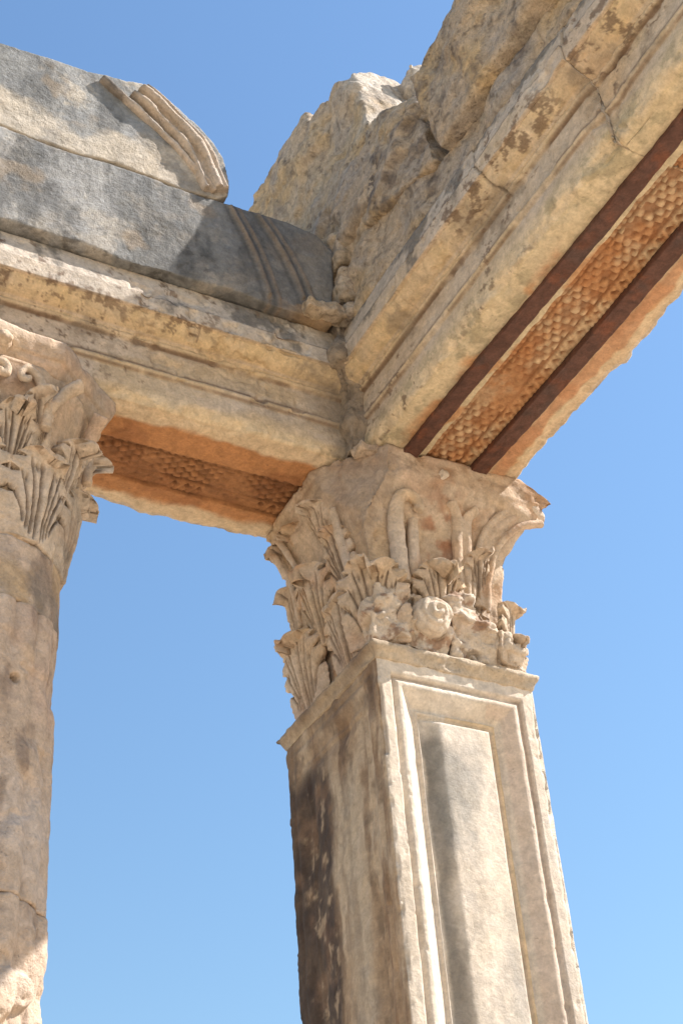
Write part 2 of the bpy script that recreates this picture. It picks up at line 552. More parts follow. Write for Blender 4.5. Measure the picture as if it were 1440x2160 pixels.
# ------------------------------------------------------------------ capitals
def acanthus(base, out, w, h, lean=.06, curl=.07, lobes=4, R=None, thick=.035, drop=.5, groove=.013, wearv=.003, seed=0, tilt=0.0, broken=None, plain=0.0, nu=61, nv=80):
    """one carved leaf: returns vertices (world) and quads. out = horizontal outward vector, tilt leans the leaf sideways"""
    out = np.array(out, float); out /= np.linalg.norm(out)
    side = np.cross(np.array([0, 0, 1.]), out)
    up = np.array([0, 0, 1.])
    S_, T_ = np.meshgrid(np.linspace(-1, 1, nu), np.linspace(0, 1, nv), indexing='ij')
    s = S_.ravel(); t = T_.ravel(); a = np.abs(s)
    # outline: lobed and toothed
    env = .74 + .28 * np.sin(np.pi * np.clip(t * .95 + .05, 0, 1)) ** .8
    env = env * np.where(t > .42, np.clip(1 - ((t - .42) / .585) ** 2.6, 0, 1) ** .62, 1)
    G = max(2, int(round(lobes)) + 1)
    ends = [(.20 + .72 * ((k + .1) / G) ** .75, .90 - .70 * (k / (G - 0.2)) ** 1.1) for k in range(G)]
    lob = 1 - .05 * np.abs(np.sin(t * np.pi * lobes * 5))
    for k, (ae, te) in enumerate(ends):
        if k: lob = lob - .36 * np.exp(-((t - te + .03) / .030) ** 2)
    lx = s * w / 2 * env * (1 - (1 - lob) * a ** 3.5 * (t > .04))
    xn = np.abs(lx) / (w / 2)
    rise = .50 * h * t * (1 - t) * a ** 1.4
    lz = t * h * .92 + rise
    rs = np.random.RandomState(seed + 5)
    s0 = rs.uniform(-.7, .7); bw = rs.uniform(.15, .4)
    lz = lz - h * rs.uniform(.0, .16) * np.exp(-((s - s0) / bw) ** 2) * ss(t, .55, 1.0)
    lz = lz + .022 * h * np.cos(s * np.pi * 3.0) * ss(t, .6, 1.0)
    # spine curve: stands against the bell, then rolls forward and down
    o = lean * t ** 1.5 + .25 * curl * np.sin(np.pi * t)
    tc = np.clip((t - .80) / .20, 0, 1)
    o = o + curl * (np.sin(tc * np.pi * .62))
    lz = lz - drop * curl * (1 - np.cos(tc * np.pi * .75)) * 1.2
    # carving: midrib, twin drilled channels, lobe furrows and eyes
    mid = np.exp(-(xn / .06) ** 2)
    gr = np.zeros_like(t); eye = np.zeros_like(t)
    hw = w / 2
    for k, (ae, te) in enumerate(ends):
        t0 = .02 + .04 * k; a0 = .09 + .11 * k
        q = np.clip((t - t0) / max(te - t0, .05), 0, 1.0)
        ap = a0 + (ae - a0) * q ** 2.0
        slope = (ae - a0) * 1.8 * q ** 1.2 * hw / (h * max(te - t0, .05))
        dm = np.abs(xn - ap) * hw / np.sqrt(1 + slope ** 2)
        wg = .0034 + .0030 * np.sin(np.pi * np.clip(q, 0, 1))
        gr = np.maximum(gr, np.exp(-(dm / wg) ** 2) * ss(t, t0 - .02, t0 + .03) * (1 - ss(t, te - .01, te + .04)))
        if k < G - 1:
            ac_ = (ae + ends[k + 1][0]) / 2 - .05; tc_ = (te + ends[k + 1][1]) / 2 - .12
            eye = np.maximum(eye, np.exp(-((xn - ac_ - .35 * (t - tc_)) * hw / .0050) ** 2 - ((t - tc_) * h / .019) ** 2))
    pil = np.cos(np.clip(a, 0, 1) * np.pi * 2.5) * .12
    rel = groove * (.3 * mid - 1.2 * gr - .9 * eye + pil)
    rel = rel * (1 - plain * ss(t, .70, .80))
    o = o + rel - .16 * w * a ** 2.2 * .5 
    if R: o = o - (lx ** 2) / (2 * R)
    if broken is not None:
        # the tip is knocked off: flatten everything that stands further out than the break
        lim = lean * .9 + broken * curl
        o = np.where(o > lim, lim + (o - lim) * .15, o)
    base = np.array(base, float)
    def place(o_, lx_, lz_):
        ca, sa = math.cos(tilt), math.sin(tilt)
        X = lx_ * ca + lz_ * sa; Z = -lx_ * sa + lz_ * ca
        return base + X[:, None] * side + Z[:, None] * up + o_[:, None] * out
    V1 = place(o, lx, lz)
    back = lean * t ** 1.5 * .6 + .12 * curl * np.sin(np.pi * t) - thick
    if R: back = back - (lx ** 2) / (2 * R)
    back = np.minimum(back + curl * .75 * np.sin(tc * np.pi * .6), o - .008)
    V2 = place(back, lx * .94, lz - .01 * tc)
    n = nu * nv
    F1 = gridF(nu, nv)
    F2 = gridF(nu, nv, flip=True) + n
    ring = [i * nv for i in range(nu)] + [(nu - 1) * nv + j for j in range(1, nv)] + [i * nv + nv - 1 for i in range(nu - 2, -1, -1)] + [j for j in range(nv - 2, 0, -1)]
    ring = np.array(ring)
    q = np.stack([ring, ring + n, np.roll(ring, -1) + n, np.roll(ring, -1)], 1)
    V = np.vstack([V1, V2]); F = np.vstack([F1, F2, q])
    F = orient(V - V.mean(0), F)
    N = normals(V, F)
    V = V + N * (fbm(V, .04, 3, 100 + seed) * wearv + fbm(V, .12, 2, 101 + seed) * wearv)[:, None]
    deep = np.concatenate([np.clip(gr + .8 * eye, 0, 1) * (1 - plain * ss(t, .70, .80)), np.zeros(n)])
    return V, F, deep

def c_cap(V, N, deep=None, warm=.3, seed=80, grey=.15):
    c = base_stone(V, seed, warm, grey, .45)
    c = mixc(c, [.55, .425, .32], .45)
    c = mixc(c, [.46, .25, .12], ss(fbm(V, .16, 4, seed + 5), .15, .8) * .45 * (warm / .3))
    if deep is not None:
        c = mixc(c, [.10, .065, .045], deep * .75)  # drilled grooves and eyes coloured dark to strengthen the shade in the carving
    return c

def leaf_obj(parent, pbase, seed=0, warm=.3, grey=.15, cs=80, name='acanthus_leaf', **k):
    V, F, dp = acanthus(seed=seed, **k)
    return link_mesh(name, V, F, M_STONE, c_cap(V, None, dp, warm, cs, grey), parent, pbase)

def lump(parent, base, pos, r, seed, name='broken_leaf', sc=(1, 1, 1), warm=.2):
    s = Solid()
    pts = []
    s.tube([(pos[0], pos[1] + r * sc[1] * .9, pos[2]), (pos[0], pos[1] + r * sc[1] * .5, pos[2]), (pos[0], pos[1], pos[2]), (pos[0], pos[1] - r * .6 * sc[1], pos[2]), (pos[0], pos[1] - r * sc[1], pos[2])],
           [(r * .9 * sc[0], r * .9 * sc[2]), (r * sc[0], r * sc[2]), (r * .92 * sc[0], r * .92 * sc[2]), (r * .66 * sc[0], r * .66 * sc[2]), (r * .22 * sc[0], r * .22 * sc[2])], 14)
    return rock(s, .007, name, parent, base, lambda V, N: mixc(mixc(c_cap(V, N, None, warm, 84), PALE, .5), [.30, .18, .11], ss(fbm(V, .06, 4, 87), .15, .6) * .7), seed, .024, .12, .009, facet=.012, sm=2, mat=M_STONE)

# --- pier capital
def capital_core():
    # bell flaring into the abacus; plan = rounded rectangle, near corner broken away
    zs = np.concatenate([np.arange(.09, 1.0, .012), np.arange(1.0, 1.149, .010), [1.149]])
    # perimeter parameters
    n1 = 120
    pts = []
    def side(a, b, n, k): return [(a[0] + (b[0] - a[0]) * i / n, a[1] + (b[1] - a[1]) * i / n, k, i / n) for i in range(n)]
    P = side((0, 0), (1, 0), n1, 0) + side((1, 0), (1, 1), 60, 1) + side((1, 1), (0, 1), 60, 2) + side((0, 1), (0, 0), n1, 3)
    P = np.array(P)
    nu, nv = len(P), len(zs)
    A = np.repeat(P, nv, axis=0); Z = np.tile(zs, nu)
    u = np.clip((Z - .09) / .91, 0, 1)
    flare = -.065 + .155 * u ** 3.0                    # bell
    ab = ss(Z, 1.0, 1.02)                            # abacus
    sd = A[:, 2]; q = A[:, 3]
    conc = 1 - (2 * q - 1) ** 2                      # 1 mid side, 0 at corner
    cornerout = np.minimum((1 - conc) ** 2.0, .72)
    # horns of the abacus grow near the top of the bell as well
    farl = ((sd == 3) & (q < .5)) | ((sd == 2) & (q > .5))
    horn = (ss(Z, .72, 1.0) * .6 + .4 * ab) * cornerout * np.where(farl, -.25, .85)
    off = flare * (1 - ab) + ab * .10 + horn * .13 * (1 + 0 * ab)
    off = off + ab * (.012 * ss(Z, 1.055, 1.065) + .018 * ss(Z, 1.105, 1.12))
    x = A[:, 0] * W; y = A[:, 1] * D
    cx, cy = W / 2, D / 2
    ex, ey = x - cx, y - cy
    V = np.stack([cx + ex * (cx + off) / cx, cy + ey * (cy + np.minimum(off, .10) + .25 * np.clip(off - .10, 0, 1)) / cy, Z], 1)
    V[:, 2] = np.minimum(V[:, 2], np.maximum(1.155 - np.clip(V[:, 0] - .85, 0, 1) * .75, V[:, 2] - .2) + .012 * fbm(V, .08, 3, 97))
    V[:, 1] -= np.clip(V[:, 1] - .25, 0, 1) / .65 * .20 * ss(Z, .35, .8) * np.where(V[:, 0] < .5, 1, .5)
    # near-left corner lost: cut by a slanting plane
    nrm = np.array([-.78, -.62, 0.0]); nrm /= np.linalg.norm(nrm)
    dist = (V - np.array([.02, .035, 0])) @ nrm - (.012 + .0 * Z) + fbm(V, .2, 3, 90) * .018
    cut = np.clip(dist, 0, 1) * ss(Z, .45, .62)
    V -= nrm * cut[:, None]
    F = gridF(nu, nv, wrap_u=True)
    V, F = capped(V, F, nu, nv); F = orient(V - np.array([.4, .45, .6]), F)
    N = normals(V, F)
    V = V + N * (fbm(V, .08, 4, 91) * .008 - ss(fbm(V, .11, 4, 92), .35, .8) * .018)[:, None]
    N = normals(V, F)
    c = c_cap(V, N, None, .35, 93, .3)
    g = ss((V - np.array([.02, .035, 0])) @ nrm, -.06, .0)
    c = mixc(c, [.36, .28, .21], g * .75)
    # brown crust on the bell between the stalks and below the abacus
    k = ss(fbm(V, .09, 4, 94), -.1, .35) * np.exp(-((V[:, 0] - .42) / .16) ** 2) * np.exp(-((V[:, 2] - .78) / .2) ** 2)
    c = mixc(c, [.30, .11, .045], np.clip(k, 0, 1) * .75)
    k = ss(V[:, 2], 1.0, 1.12) * ss(fbm(V, .12, 4, 95), -.2, .4)
    c = mixc(c, [.30, .18, .10], k * .5)
    return link_mesh('capital', V, F, M_STONE, c, pier, PB)
cap = capital_core()

LF = [
    # front face, upper row
    dict(base=(.375, .02, .25), out=(0.05, -1, 0), w=.30, h=.36, lean=.08, curl=.09, lobes=3, seed=1),
    dict(base=(.60, .03, .38), out=(.15, -1, 0), w=.17, h=.38, lean=.09, curl=.06, lobes=3, seed=2),
    # corner leaf under the broken corner
    dict(base=(.05, .04, .10), out=(-.65, -.75, 0), w=.34, h=.48, lean=.10, curl=.07, lobes=3.4, seed=3),
    # right corner
    dict(base=(.73, .03, .10), out=(.75, -.66, 0), w=.30, h=.40, lean=.06, curl=.05, lobes=3.4, seed=4),
    dict(base=(.74, -.01, .10), out=(.3, -1, 0), w=.16, h=.18, lean=.03, curl=.05, lobes=2, seed=5),
    # left face
    dict(base=(.02, .68, .10), out=(-1, 0, 0), w=.42, h=.46, lean=.08, curl=.07, lobes=3.4, seed=6, groove=.022),
    dict(base=(.02, .27, .10), out=(-1, 0, 0), w=.36, h=.42, lean=.07, curl=.05, lobes=3.4, seed=7, broken=.3),
    dict(base=(.01, .47, .34), out=(-1, 0, 0), w=.34, h=.48, lean=.10, curl=.06, lobes=3.4, seed=8, groove=.022),
    dict(base=(.01, .70, .44), out=(-1, .3, 0), w=.28, h=.40, lean=.07, curl=.05, lobes=3.4, seed=9),
    dict(base=(.00, .20, .48), out=(-1, -.1, 0), w=.22, h=.40, lean=.07, curl=.04, lobes=3.4, seed=10, tilt=-.1),
    dict(base=(.01, .36, .70), out=(-1, 0, 0), w=.28, h=.38, lean=.14, curl=.05, lobes=3.4, seed=11, tilt=.2),
    dict(base=(.01, .50, .72), out=(-1, 0, 0), w=.30, h=.38, lean=.12, curl=.05, lobes=3.4, seed=12, tilt=-.2),
    dict(base=(.01, .64, .72), out=(-1, .2, 0), w=.26, h=.38, lean=.12, curl=.05, lobes=3, seed=13, tilt=-.2),
    dict(base=(.80, .85, .12), out=(1, 1, 0), w=.3, h=.5, lean=.05, curl=.09, lobes=3.4, seed=14),
]
for k in LF: leaf_obj(cap, PB, warm=.38, cs=82, **k)
def stump(cx, w, z1, seed, slant, outy=-.07, tilt=0.0):
    """lower leaf whose curled tip is gone: a bulging stub with an angular slanting break"""
    s = Solid()
    h = w / 2; z0 = .088; zm = z0 + (z1 - z0) * .62
    s.prism([(cx - h * .92, .0, z0), (cx + h * .92, .0, z0), (cx + h * .92, .14, z0), (cx - h * .92, .14, z0)],
            [(cx - h + tilt * .5, outy * .75, zm - slant * .3), (cx + h + tilt * .5, outy * .75, zm + slant * .3), (cx + h + tilt * .5, .14, zm + slant * .3), (cx - h + tilt * .5, .14, zm - slant * .3)])
    s.prism([(cx - h * .95 + tilt * .5, outy * .9, zm - .02 - slant * .3), (cx + h * .95 + tilt * .5, outy * .9, zm - .02 + slant * .3), (cx + h * .9 + tilt * .5, .14, zm + slant * .3), (cx - h * .9 + tilt * .5, .14, zm - slant * .3)],
            [(cx - h * .62 + tilt, outy * .35, z1 - slant), (cx + h * .55 + tilt, outy * .55, z1 + slant), (cx + h * .55 + tilt, .14, z1 + slant), (cx - h * .62 + tilt, .14, z1 - slant)])
    def cf(V, N):
        c = mixc(c_cap(V, N, None, .3, 84), PALE * .97, .45)
        c = mixc(c, [.27, .15, .09], ss(fbm(V, .07, 5, seed + 2, .65), .15, .5) * .75)
        return c
    rock(s, .006, 'broken_leaf', cap, PB, cf, seed, .012, .12, .012, sm=2, mat=M_STONE, chip=.035, cs=.12)
stump(.27, .24, .30, 21, .02, -.060)
# worn round rosette low on the right hand face: a coil of stone on a disc
sp = [(.285 + (.078 - .0105 * a_) * math.cos(a_ * 1.9), -.075 - .006 * a_, .245 + (.086 - .0115 * a_) * math.sin(a_ * 1.9)) for a_ in np.linspace(0, 6.6, 60)]
s = Solid()
s.tube(sp, .0125, 8)
s.tube([(.285, .05, .245), (.285, -.03, .245), (.285, -.070, .245), (.285, -.092, .245)], [.085, .098, .086, .05], 18)
rock(s, .006, 'rosette', cap, PB, lambda V, N: mixc(c_cap(V, N, None, .25, 84), PALE, .6), 27, .006, .06, .005, sm=1, mat=M_STONE)
stump(.52, .24, .40, 22, -.035, -.080, -.05)
stump(.07, .18, .40, 23, .03, -.060, .02)
stump(.69, .15, .24, 24, -.02, -.055)
# blunt horn of the abacus
lump(cap, PB, (.945, -.055, 1.005), .050, 26, name='abacus_horn', sc=(1.25, .7, .8), warm=.3)

def stalk(name, paths, parent, base, seed, size=.006, colf=None):
    s = Solid()
    for p, r in paths: s.tube(p, r, 10)
    V, F = s.build(size)
    V = smooth(V, F, 1); N = normals(V, F)
    if (N * (V - V.mean(0))).sum() < 0: F = F[:, ::-1]; N = -N
    V = V + N * (fbm(V, .04, 3, seed) * .003)[:, None]
    return link_mesh(name, V, F, M_STONE, (colf or (lambda V, N: c_cap(V, N, None, .3, 85)))(V, N), parent, base)

def curve(pts, n=24):
    """Catmull-Rom through points"""
    P = [np.array(p, float) for p in pts]; P = [2 * P[0] - P[1]] + P + [2 * P[-1] - P[-2]]
    out = []
    m = len(P) - 3
    for i in range(n + 1):
        t = i / n * m; k = min(int(t), m - 1); f = t - k
        a, b, c, d = P[k:k + 4]
        out.append(tuple(.5 * ((2 * b) + (-a + c) * f + (2 * a - 5 * b + 4 * c - d) * f * f + (-a + 3 * b - 3 * c + d) * f ** 3)))
    return out

# corner volute on the right: two ribs with a hollow between, sweeping out under the horn
def ribs(pts, r, sep, n=22):
    a = curve([(p[0] - sep[0], p[1] - sep[1], p[2] - sep[2]) for p in pts], n)
    b = curve([(p[0] + sep[0], p[1] + sep[1], p[2] + sep[2]) for p in pts], n)
    return [(a, [r * (.55 + .45 * i / n) for i in range(n + 1)]), (b, [r * (.55 + .45 * i / n) for i in range(n + 1)])]
vp = [(.60, .01, .42), (.63, .0, .62), (.69, -.03, .80), (.80, -.07, .92), (.93, -.085, .965)]
web = (curve([(p[0] + .01, p[1] + .03, p[2]) for p in vp], 18), [(.035 + .02 * i / 18, .03) for i in range(19)])
stalk('corner_volute', ribs(vp, .022, (.035, .0, -.035)) + [web], cap, PB, 101)
# inner helix curling over
h0 = [(.19, .02, .45), (.175, .0, .65), (.165, -.03, .80), (.195, -.055, .90), (.255, -.06, .90), (.285, -.055, .86), (.27, -.06, .83)]
stalk('helix', [(curve(h0, 30), [(.042, .028)] * 12 + [(.042 - .0012 * i, .028) for i in range(19)]), (curve([(.265, .03, .45), (.262, .01, .62), (.262, -.02, .80)], 10), [(.036 - .001 * i, .03) for i in range(11)])], cap, PB, 102)
stalk('helix', [(curve([(.49, .02, .42), (.50, .0, .66), (.50, -.03, .86), (.46, -.055, .94)], 16), [(.020 + .001 * i, .022) for i in range(17)]),
                (curve([(.54, .02, .42), (.55, .0, .66), (.555, -.03, .86), (.61, -.055, .93)], 16), [(.018 + .0015 * i, .02) for i in range(17)])], cap, PB, 103)
stalk('helix', [(curve([(.0, .15, .55), (-.03, .16, .72), (-.06, .16, .90)], 10), .024)], cap, PB, 104)
# far left volute under the abacus
stalk('corner_volute', ribs([(-.03, .58, .55), (-.05, .60, .78), (-.09, .64, .93), (-.12, .66, 1.0)], .022, (0, .03, -.03)), cap, PB, 105)
# knob that ends the moulding on the far left
lump(cap, PB, (.42, -.10, 1.06), .035, 25, name='abacus_flower', sc=(1.1, .6, 1))

# ------------------------------------------------------------------ left column
CX, CY, CR = -1.70, .32, .385
CB = (CX, CY, GZ)
colm = thing('column', 'worn round column at the left edge with a carved leafy capital under the dark grey beam', 'column', CB)
def drum(name, z0, z1, dz, R, seed, flute=.012, necking=False, nth=260, brk=None):
    zs = np.append(np.arange(z0, z1, dz), z1)
    th = np.linspace(0, 2 * np.pi, nth + 1)[:-1]
    nu, nv = nth, len(zs)
    T = np.repeat(th, nv); Z = np.tile(zs, nu)
    P = np.stack([CX + R * np.cos(T), CY + R * np.sin(T), Z], 1)
    wearm = ss(fbm(P, .5, 3, seed), -.3, .5)
    r = R - flute * (1 - np.abs(np.sin(T * 10)) ** .8) * (1 - .6 * wearm) - .0
    r = r + fbm(P, .35, 4, seed + 1, .5, (1, 1, .8)) * .006 + fbm(P, .04, 4, seed + 2) * .0035
    r = r - ss(fbm(P, .10, 3, seed + 3), .5, .8) * .010
    if brk is not None: r = r - brk(T, Z, P)
    e = np.minimum(Z - z0, z1 - Z)
    r = r - (1 - ss(e, 0, .008)) * (.002 + .012 * ss(fbm(P, .07, 3, seed + 4), .0, .6))
    V = np.stack([CX + r * np.cos(T), CY + r * np.sin(T), Z], 1)
    F = gridF(nu, nv, wrap_u=True)
    V, F = capped(V, F, nu, nv); F = orient(V - np.array([CX, CY, (z0 + z1) / 2]), F)
    c = base_stone(V, seed + 5, .35, .25, .45)
    c = mixc(c, [.52, .395, .325], .55)
    c = mixc(c, [.20, .145, .115], ss(fbm(V, .10, 5, seed + 6, .6, (1, 1, .4)), .05, .7) * .6)
    c = mixc(c, OCHRE * .9, ss(fbm(V, .2, 4, seed + 7), .1, .6) * .45 * ss(V[:, 2], -.8, -.1))
    if necking: c = mixc(c, [.25, .215, .18], .7 * ss(fbm(V, .15, 4, seed + 8), -.6, .4))
    # drill hole
    hx = np.array([-1.572, -.04, -.42])
    link_mesh(name, V, F, M_STONE, c, colm, CB)
def hole(T, Z, P):
    d = np.hypot((T - (-1.196 + 2 * np.pi)) * CR, Z + .46)
    h = (1 - ss(d, .014, .022)) * .06
    return h + ss(-Z, .05, .3) * .02 * ss(fbm(P, .3, 3, 333), .1, .6)
def brk2(T, Z, P):
    # large pieces lost low on the right hand side
    a = np.exp(-((T - 6.1) / .55) ** 2)
    return a * (.012 * ss(-Z, 1.32, 1.5) * (1 + .5 * fbm(P, .12, 3, 341)) - .01 * ss(-Z, 1.7, 1.85) - .012) + .03 * ss(-Z, 1.4, 1.6) * ss(fbm(P, .16, 3, 342), -.2, .4)
drum('neck_drum', -.127, .16, .009, CR - .012, 110, .0, True, nth=320)
drum('drum', -1.30, -.13, .008, CR, 120, .022, nth=320, brk=hole)
drum('drum', -2.5, -1.3025, .008, CR + .003, 130, .022, nth=320, brk=brk2)
drum('drum', GZ + .4, -2.504, .06, CR, 140, .02, nth=60)
plain_block('column_base', (CX - .5, CY - .5, GZ - .05), (CX + .5, CY + .5, GZ + .39), colm, CB, 63)

def column_capital():
    z0, z1 = .16, 1.0
    zs = np.append(np.arange(z0, z1, .012), z1)
    nth = 200
    th = np.linspace(0, 2 * np.pi, nth + 1)[:-1]
    T = np.repeat(th, len(zs)); Z = np.tile(zs, nth)
    u = (Z - z0) / (z1 - z0)
    r = CR - .02 + .10 * u ** 3
    V = np.stack([CX + r * np.cos(T), CY + r * np.sin(T), Z], 1)
    F = gridF(nth, len(zs), wrap_u=True)
    V, F = capped(V, F, nth, len(zs)); F = orient(V - np.array([CX, CY, .5]), F)
    N = normals(V, F); V = V + N * (fbm(V, .1, 3, 150) * .004)[:, None]
    bell = link_mesh('capital', V, F, M_STONE, c_cap(V, N, None, .15, 151, .5), colm, CB)
    # abacus: square plan with cut corners and hollow sides, moulded edge
    a, b = .21, .56
    corners = [(a, -.49), (.54, -.20), (b, a), (a, b), (-a, b), (-b, a), (-b, -a), (-a, -b)]
    pts = []
    for i in range(8):
        p, q = np.array(corners[i]), np.array(corners[(i + 1) % 8])
        n = 44
        for k in range(n):
            t = k / n; m = p + (q - p) * t
            if i % 2 == 1: m = m * (1 - .05 * math.sin(math.pi * t))
            else: m = m * (1 - .01 * math.sin(math.pi * t))
            pts.append(m)
    pts = np.array(pts)
    prof = [(.80, .985), (.88, .99), (.90, 1.0), (.935, 1.02), (.945, 1.045), (.97, 1.052), (.985, 1.075), (1.0, 1.10), (1.0, 1.145), (.97, 1.149)]
    Q = resample(prof, .01, closed=False)
    Q = np.array([q for q in Q])
    V = np.array([(CX + p[0] * f, CY + p[1] * f, z) for p in pts for f, z in Q])
    F = gridF(len(pts), len(Q), wrap_u=True)
    V, F = capped(V, F, len(pts), len(Q)); F = orient(V - np.array([CX, CY, 1.06]), F)
    N = normals(V, F)
    V = V + N * (fbm(V, .06, 4, 152) * .005 - ss(fbm(V, .14, 3, 153), .3, .8) * .014)[:, None]
    link_mesh('abacus', V, F, M_STONE, c_cap(V, N, None, .1, 154, .5), bell, CB)
    d = lambda A: np.array([math.cos(math.radians(A)), math.sin(math.radians(A)), 0])
    rb = CR - .02
    sd = 200
    for A in range(0, 360, 45):
        A0 = A - 63
        p = np.array([CX, CY, .17]) + d(A0) * (rb + .02)
        sd += 1
        leaf_obj(bell, CB, base=p, out=d(A0), w=.35, h=.50, lean=.07, curl=.07, lobes=3.4, R=.42, seed=sd, groove=.022, broken=.35, plain=.9, warm=.12, grey=.5, cs=160, nu=81, nv=110)
        A1 = A0 + 22.5
        p = np.array([CX, CY, .42]) + d(A1) * (rb + .02)
        sd += 1
        leaf_obj(bell, CB, base=p, out=d(A1), w=.22, h=.40, lean=.10, curl=.08, lobes=3, R=.5, seed=sd, groove=.016, warm=.12, grey=.5, cs=160)
    cf = lambda V, N: c_cap(V, N, None, .1, 165, .45)
    for A in (-45, 45, 135, 225):
        # corner volutes in pairs
        for s_ in (-1, 1):
            pp = []
            for t, rr, z in ((0, rb + .05, .60), (.3, rb + .07, .76), (.7, rb + .12, .90), (1.0, rb + .17, .965)):
                ang = A + s_ * (30 - 19 * t)
                pp.append(tuple(np.array([CX, CY, z]) + d(ang) * rr))
            c_ = curve(pp, 16)
            stalk('corner_volute', [(c_, [(.018 + .02 * i / 16, .018 + .008 * i / 16) for i in range(17)])], bell, CB, 170 + A, colf=cf)
        # calyx leaf at the stem of each volute
        for s_ in (-1, 1):
            A2 = A + s_ * 24
            p = np.array([CX, CY, .62]) + d(A2) * (rb + .05)
            sd += 1
            leaf_obj(bell, CB, base=p, out=d(A2), w=.17, h=.28, lean=.11, curl=.05, lobes=3, seed=sd, groove=.014, warm=.12, grey=.5, cs=160, name='calyx_leaf', tilt=.25 * s_)
    for A in (-90, 0, 90, 180):
        for s_ in (-1, 1):
            # inner helices meeting in a curl below the abacus
            ang = [A + s_ * x for x in (20, 19, 14, 7, 3.5, 4.5, 7.5, 7)]
            zz = [.68, .82, .92, .955, .92, .885, .89, .91]
            pp = [tuple(np.array([CX, CY, z]) + d(a_) * (rb + .10 + .02 * i / 7)) for i, (a_, z) in enumerate(zip(ang, zz))]
            stalk('helix', [(curve(pp, 34), [.024 - .0003 * i for i in range(35)])], bell, CB, 180 + A, colf=cf)
        s = Solid()
        q = np.array([CX, CY, 1.07]) + d(A - 8) * .46
        s.tube([tuple(q - d(A) * .05), tuple(q), tuple(q + d(A) * .05), tuple(q + d(A) * .07)], [.04, .055, .045, .02], 9)
        rock(s, .01, 'abacus_flower', bell, CB, cf, 190 + A // 90, .012, .05, .006, sm=1, mat=M_STONE)
column_capital()

# ------------------------------------------------------------------ entablatures
def face_profile(sgn=1):
    """(offset out of the wall face, z): from the lower arris up to the top of the crowning fillet"""
    return [(-.012, 1.150, .008), (.0, 1.165, .009), (.0, 1.330, .006), (.012, 1.338, .005), (.018, 1.350, .005), (.016, 1.362, .006),
            (.008, 1.368, .008), (.008, 1.500, .005), (.026, 1.508, .004), (.034, 1.520, .004), (.030, 1.534, .004),
            (.040, 1.540, .006), (.062, 1.548, .006), (.088, 1.562, .006), (.112, 1.585, .006), (.124, 1.598, .004), (.124, 1.604, .004), (.142, 1.606, .007),
            (.148, 1.695, .005), (.136, 1.700, .004), (.134, 1.710, .009), (.105, 1.860, .02)]

def scale_relief(a, b, pa, pb):
    """overlapping scales; a runs along the beam, b across. returns height 0..1"""
    row = np.floor(b / pb)
    h = np.zeros_like(a)
    for dr in (0, -1):
        rr = row + dr
        off = (rr % 2) * .5
        fa = (a / pa + off) % 1.0 - .5
        fb = (b / pb - rr)
        # each scale is a round tongue longer than its row
        rr2 = (fa / .5) ** 2 + ((fb - .25) / .85) ** 2
        ci = np.floor(a / pa + off).astype(np.int64); ri = rr.astype(np.int64)
        hj = _hash(ci, ri, ri * 0, 77)
        hh = np.clip(1 - rr2 * (1 + .25 * hj), 0, 1) ** .5 * (.75 + .25 * fb) * np.where(hj > .72, .35, .85 + .2 * hj)
        h = np.maximum(h, hh * (1.0 if dr == -1 else .82))
    return h

def soffit_relief(al, ac, seed):
    """al along, ac across from the visible face (0) to the far side. depth into the stone is positive"""
    P = np.stack([al, ac, al * 0], 1)
    al0 = al; al = al + .007 * fbm(P, .12, 2, seed + 1); ac = ac + .0035 * fbm(P, .1, 2, seed + 2)
    c = (ac - .27)                                # 0 .. .27 carved band
    inb = ss(c, 0, .006) * (1 - ss(c, .266, .272))
    d = inb * .030
    mid = ss(c, .034, .040) * (1 - ss(c, .178, .184))
    sc = scale_relief(c - .035, al, .0475, .038)
    d = d - inb * mid * sc * .030
    # bead and leaf border on the far side with drilled eyes
    bo = ss(c, .190, .196) * (1 - ss(c, .262, .268))
    fa = (al / .066) % 1.0 - .5
    eye = np.exp(-((fa / .15) ** 2 + ((c - .222) / .011) ** 2))
    leafy = np.abs(np.sin(al / .066 * 2 * np.pi + (c - .2) * 55))
    d = d - bo * (.012 + .010 * leafy) + bo * eye * .030
    # small dentils on the near side
    nb = ss(c, .004, .008) * (1 - ss(c, .028, .032))
    d = d - nb * .014 * (np.abs(np.sin(al / .040 * np.pi)) ** .6)
    worn = ss(fbm(P, .22, 4, seed), .0, .5)
    return d * (1 - .8 * worn) + inb * worn * .014, inb, worn

